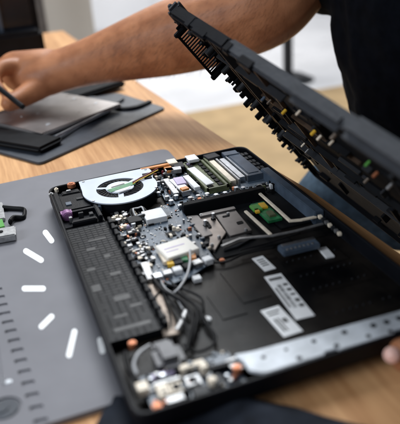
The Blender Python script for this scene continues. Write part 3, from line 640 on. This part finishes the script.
bm = B(); rect(bm, [(30, 100), (66, 97), (131, 80), (96, 76)], .016, .012, .004)
tag(link('black_case', bm, 'matte'), 'flat black case on the desk behind the silver device, under the wrist', 'case')

# dark monitor at the upper left
t = empty('computer_monitor', 'large dark monitor standing on the far end of the desk', 'monitor', (-.1, .98, 0))
p0 = W(43, 50, 0); y_ = p0.y
ang = .06
bm = B(); box(bm, (p0.x-.30, y_, .235), (.60, .03, .40), 0, .006); link('screen_case', bm, 'black', t)
bm = B(); box(bm, (p0.x-.30, y_-.0155, .240), (.57, .003, .365), 0, .001); link('screen', bm, 'screen', t)
bm = B(); box(bm, (p0.x-.30, y_+.01, .03), (.60, .16, .058), 0, .008); link('stand', bm, 'black', t)
bm = B(); box(bm, (p0.x-.09, y_-.022, .20), (.010, .008, .32), 0, .002); box(bm, (p0.x-.16, y_-.022, .20), (.02, .008, .25), 0, .002); link('upright_bar', bm, 'slate', t)  # paler upright bars in front of the screen

# dark cloth in the near foreground
t = B(); N = 40; vs = []
top = [W(112, 398, 0), W(135, 402, 0), W(220, 396, 0), W(290, 411, 0), W(345, 426, 0), W(400, 446, 0)]
bot = [W(84, 452, 0), W(140, 500, 0), W(220, 500, 0), W(280, 500, 0), W(340, 500, 0), W(400, 500, 0)]
def pl(P, a): a *= len(P)-1; i = min(int(a), len(P)-2); return P[i].lerp(P[i+1], a-i)
for i in range(N+1):
    row = []
    for j in range(N+1):
        a = i/N; b2 = j/N; p = pl(top, a).lerp(pl(bot, a), b2)
        edge = min(1, b2*5, (1-a)*6, (1-b2)*6, a*6)
        z = .0015+.014*edge**.7*(.55+.7*noise.noise(Vector((p.x*30, p.y*30, 0))))
        row.append(t.verts.new((p.x+.003*noise.noise(Vector((p.y*40, 1, 0))), p.y+.003*noise.noise(Vector((p.x*40, 5, 0))), max(.0015, z))))
    vs.append(row)
for i in range(N):
    for j in range(N): t.faces.new((vs[i][j], vs[i+1][j], vs[i+1][j+1], vs[i][j+1]))
o = link('dark_cloth', t, 'cloth', None, True); md = o.modifiers.new('s', 'SOLIDIFY'); md.thickness = .002; md.offset = 1; o.modifiers.new('ss', 'SUBSURF').render_levels = 1
tag(o, 'crumpled black cloth on the desk in front of the laptop', 'cloth')

# pedestal table far behind
c = W(288, 80, -.73)
t = empty('pedestal_stool', 'dark pedestal stool far behind, its pole above the lifted cover', 'stool', c)
bm = B(); cyl(bm, (c.x, c.y, -.40), .030, .64, 20); link('pole', bm, 'dgrey', t)
bm = B(); cyl(bm, (c.x, c.y, -.715), .16, .03, 32, r2=.10); link('base', bm, 'dgrey', t)
bm = B(); cyl(bm, (c.x, c.y, -.06), .2, .06, 32, bev=.01); link('seat', bm, 'black', t)

# ------------------------------------------------------------------ the person
def skinmesh(name, chains, vox, smooth=6):
    """chains: lists of (point, radius); every chain is one skinned run, all fused into one surface"""
    vs, es, rs, roots = [], [], [], []
    for ch in chains:
        st = len(vs); roots.append(st)
        for i, (p, r) in enumerate(ch):
            vs.append(Vector(p)); rs.append(r if isinstance(r, tuple) else (r, r))
            if i: es.append((len(vs)-2, len(vs)-1))
    me = bpy.data.meshes.new(name); me.from_pydata(vs, es, []); o = bpy.data.objects.new(name, me); COL.objects.link(o)
    o.modifiers.new('skin', 'SKIN')
    for i, sv in enumerate(me.skin_vertices[0].data): sv.radius = rs[i]; sv.use_root = i in roots
    a = o.modifiers.new('sub', 'SUBSURF'); a.levels = 2; a.render_levels = 2
    b = o.modifiers.new('rm', 'REMESH'); b.mode = 'VOXEL'; b.voxel_size = vox; b.use_smooth_shade = True
    c = o.modifiers.new('sm', 'SMOOTH'); c.factor = .6; c.iterations = smooth
    dg = bpy.context.evaluated_depsgraph_get(); nm = bpy.data.meshes.new_from_object(o.evaluated_get(dg)); nm.name = name
    o.modifiers.clear(); o.data = nm
    for p in nm.polygons: p.use_smooth = True
    return o
wr = D(82, 64, 1.05); el = D(268, 10, .94)
sh = D(338, -85, .93); shl = Vector((.53, -.17, .33))
ell = Vector((.60, -.45, .08)); wrl = Vector((.335, -.452, .030))
neck = Vector((.50, .03, .43)); chest = Vector((.528, .035, .22)); belly = Vector((.56, .035, .0)); pelv = Vector((.66, .03, -.17))
def lerp(a, b, t): return a.lerp(b, t)
rarm = [(sh, .058), (lerp(sh, el, .35), .064), (lerp(sh, el, .75), .066), (el, .066), (lerp(el, wr, .25), .066), (lerp(el, wr, .5), .063), (lerp(el, wr, .78), .048), (wr, .0385), (D(62, 70, 1.055), (.040, .036)), (D(38, 77, 1.06), (.047, .034)), (D(22, 74, 1.08), (.038, .030)), (D(6, 70, 1.09), (.030, .028))]
rh = [[(D(70, 67, 1.06), .034), (D(40, 70, 1.065), .038), (D(20, 70, 1.07), .034), (D(2, 66, 1.09), .028)], [(D(72, 76, 1.055), .022), (D(52, 80, 1.05), .026), (D(34, 85, 1.045), .028)],
      [(D(56, 80, 1.05), .018), (D(40, 88, 1.04), .0210), (D(24, 96, 1.03), .0190), (D(12, 103, 1.01), .0150), (D(0, 106, 1.0), .0125)],
      [(D(20, 66, 1.05), .020), (D(1, 67, 1.03), .0150), (D(-7, 79, 1.015), .0115), (D(-1, 88, 1.01), .0095), (D(6, 94, 1.005), .0085)],
      [(D(16, 66, 1.08), .017), (D(-4, 66, 1.08), .0135), (D(-20, 73, 1.07), .0105), (D(-19, 93, 1.06), .009), (D(-14, 106, 1.05), .008)],
      [(D(16, 68, 1.10), .016), (D(-2, 66, 1.11), .013), (D(-19, 78, 1.10), .010), (D(-16, 96, 1.09), .0085), (D(-8, 104, 1.08), .0075)],
      [(D(20, 76, 1.12), .014), (D(4, 76, 1.13), .011), (D(-10, 86, 1.12), .009), (D(-6, 98, 1.11), .0075)]]
tt_ = D(389, 358, .462)
lh = [[(lerp(shl, ell, 0), .055), (lerp(shl, ell, .5), .050), (ell, .044), (lerp(ell, wrl, .3), .043), (lerp(ell, wrl, .7), .034), (wrl, .027), (wrl+Vector((-.03, .004, -.003)), (.034)), (wrl+Vector((-.06, .012, -.004)), .030)],
      [(wrl+Vector((-.03, .0, .0)), .018), (Vector((.268, -.437, .026)), .014), (Vector((.228, -.418, .025)), .0145), (tt_+Vector((.008, .0, 0)), .0145), (tt_, .0135)],
      ]
for k in range(4):
    b0 = wrl+Vector((-.062, .002+.016*k, -.006)); lh.append([(b0, .011), (b0+Vector((-.012, .008, -.004)), .0095), (b0+Vector((-.018, .028-.004*k, -.008)), .0085)])
torso = [(pelv, (.15, .12)), (belly, (.14, .115)), (chest, (.165, .12)), (lerp(chest, neck, .62), (.13, .09)), (neck, .055), (neck+Vector((-.03, 0, .07)), .052)]
head = [(neck+Vector((-.03, 0, .06)), .05), (neck+Vector((-.05, 0, .12)), (.075, .07)), (neck+Vector((-.055, 0, .18)), (.085, .075)), (neck+Vector((-.05, 0, .24)), (.075, .07)), (neck+Vector((-.045, 0, .275)), .03)]
nose = [(neck+Vector((-.12, 0, .165)), .010), (neck+Vector((-.145, 0, .145)), .012)]
kneeR = D(318, 190, .97); kneeR = W(322, 187, -.13); kneeL = Vector((.34, -.30, -.15))
legR = [(pelv+Vector((0, .09, -.02)), .095), (lerp(pelv+Vector((0, .09, -.02)), kneeR, .6), .080), (kneeR, .060), (kneeR+Vector((-.01, 0, -.22)), .052), (kneeR+Vector((.02, 0, -.46)), .040), (kneeR+Vector((-.10, 0, -.53)), .035)]
legL = [(pelv+Vector((0, -.09, -.02)), .095), (lerp(pelv+Vector((0, -.09, -.02)), kneeL, .6), .080), (kneeL, .060), (kneeL+Vector((0, 0, -.22)), .052), (kneeL+Vector((.02, 0, -.44)), .040), (kneeL+Vector((-.10, 0, -.52)), .035)]
PER = skinmesh('person', [torso, rarm, *rh, *lh, head, nose, legR, legL, [(chest+Vector((0, 0, .1)), .08), (sh, .055)], [(chest+Vector((0, 0, .1)), .08), (shl, .055)]], .0036, 9)
PER.data.materials.append(M['skin'])
tag(PER, 'seated person in black T-shirt and jeans reaching a bare forearm over the desk', 'person')
SHIRT = skinmesh('shirt', [[(p, (r[0]+.012, r[1]+.014)) for p, r in torso[:3]]+[(torso[3][0], (.135, .10))], [(chest+Vector((0, 0, .10)), .10), (sh, .080), (lerp(sh, el, .30), .084), (lerp(sh, el, .60), .088), (lerp(sh, el, .73), .088)], [(chest+Vector((0, 0, .10)), .10), (shl, .074), (lerp(shl, ell, .35), .070), (lerp(shl, ell, .65), .064)]], .007, 2)
SHIRT.data.materials.append(M['shirt']); SHIRT.parent = PER
tx = bpy.data.textures.new('folds', 'CLOUDS'); tx.noise_scale = .07
md = SHIRT.modifiers.new('d', 'DISPLACE'); md.texture = tx; md.strength = .018; md.mid_level = .4
JN = skinmesh('jeans', [[(p, (r if not isinstance(r, tuple) else r[0])+.012) for p, r in legR[:5]], [(p, r+.012) for p, r in legL[:5]], [(pelv+Vector((0, -.07, 0)), .13), (pelv+Vector((0, .07, 0)), .13)]], .008, 2)
JN.data.materials.append(M['jeans']); JN.parent = PER
md = JN.modifiers.new('d', 'DISPLACE'); md.texture = tx; md.strength = .012; md.mid_level = .4
hr = skinmesh('hair', [[(neck+Vector((-.03, 0, .10)), .05), (neck+Vector((-.025, 0, .19)), (.09, .08)), (neck+Vector((-.035, 0, .255)), (.078, .078)), (neck+Vector((-.035, 0, .285)), .03)]], .007, 2)
hr.data.materials.append(M['hair']); hr.parent = PER
bm = B(); n_ = (CAM-tt_).normalized(); q_ = n_.to_track_quat('Z', 'Y').to_matrix(); cyl(bm, tt_+n_*.0105+Vector((.002, 0, .002)), .0058, .0022, 20, bev=.0008, rot=q_); link('fingernail', bm, 'nail', PER, True)
# fine dark hairs on the forearm
hb = B(); me = PER.data; cand = []
ax = (wr-el).normalized()
for p in me.polygons:
    c = p.center; s = (c-el).dot(ax)/(wr-el).length
    if -.1 < s < 1.0 and (c-(el+ax*(c-el).dot(ax))).length < .08 and (CAM-c).dot(p.normal) > 0: cand.append((c.copy(), p.normal.copy(), s))
random.shuffle(cand)
for c, nn, s in cand[:2200]:
    if random.random() < (s-.75)*3: continue
    d = (ax*.7+nn*.12+Vector((random.uniform(-.3, .3), random.uniform(-.3, .3), -.55+random.uniform(-.3, .3)))).normalized(); l = random.uniform(.007, .015)
    sd = d.cross(nn).normalized()*.00010
    a = c; b_ = c+d*l*.5+nn*.0006; e = c+d*l
    v1 = [hb.verts.new(a+sd), hb.verts.new(a-sd), hb.verts.new(b_-sd*.7), hb.verts.new(b_+sd*.7), hb.verts.new(e)]
    hb.faces.new(v1[:4]); hb.faces.new((v1[3], v1[2], v1[4]))
me2 = bpy.data.meshes.new('arm_hair'); hb.to_mesh(me2); hb.free(); me2.materials.append(M['hair']); ho = bpy.data.objects.new('arm_hair', me2); COL.objects.link(ho); ho.parent = PER; ho['kind'] = 'stuff'
# chair under the person
t = empty('office_chair', 'black office chair under the seated person in the black T-shirt', 'chair', (.72, -.08, -.73))
bm = B(); box(bm, (.70, -.08, -.33), (.42, .44, .06), 0, .02); link('seat', bm, 'black', t)
bm = B(); box(bm, (.93, -.08, -.02), (.05, .40, .42), 0, .02); link('backrest', bm, 'black', t)
bm = B(); cyl(bm, (.72, -.08, -.53), .03, .36, 16); link('column', bm, 'dgrey', t)
for k in range(5):
    bm = B(); a = k*2*PI/5; box(bm, (.72+.13*math.cos(a), -.08+.13*math.sin(a), -.69), (.26, .035, .025), a, .004); link('leg', bm, 'dgrey', t)
# the thin black tool in the right hand
bm = B(); a = D(-14, 78, 1.0); b_ = D(23, 107, .985); tube(bm, [a, a.lerp(b_, .5), a.lerp(b_, .97), b_], .0042, 10, 4)
tag(link('black_pen', bm, 'matte', None, True), 'thin black pen held in the hand above the silver device', 'pen')

# ------------------------------------------------------------------ light: a big window high behind, an added soft fill on the left, room bounce
w_ = bpy.data.worlds.new('World'); S.world = w_; w_.use_nodes = True
bg = w_.node_tree.nodes['Background']; bg.inputs['Color'].default_value = (.80, .88, 1.0, 1); bg.inputs['Strength'].default_value = .20
def area(name, loc, target, size, power, col):
    l = bpy.data.lights.new(name, 'AREA'); l.shape = 'RECTANGLE'; l.size, l.size_y = size; l.energy = power; l.color = col
    o = bpy.data.objects.new(name, l); COL.objects.link(o); o.location = loc
    o.rotation_euler = (Vector(target)-Vector(loc)).to_track_quat('-Z', 'Y').to_euler(); return o
area('window_light', (.75, 1.25, 2.2), (.1, -.1, 0), (1.5, 1.1), 82, (.93, .97, 1.0))
area('side_fill_light', (-1.9, -.7, 1.3), (.1, 0, 0), (1.2, 1.2), 34, (.86, .93, 1.0))  # added fill that softens the shade from the left
area('ceiling_light', (1.2, 3.6, 1.8), (1.6, 3.4, -.7), (2.5, 2.5), 95, (1, .99, .97))
vs_ = S.view_settings; vs_.view_transform = 'Standard'; vs_.look = 'None'; vs_.exposure = .12; vs_.gamma = 1
S.render.engine = 'CYCLES'
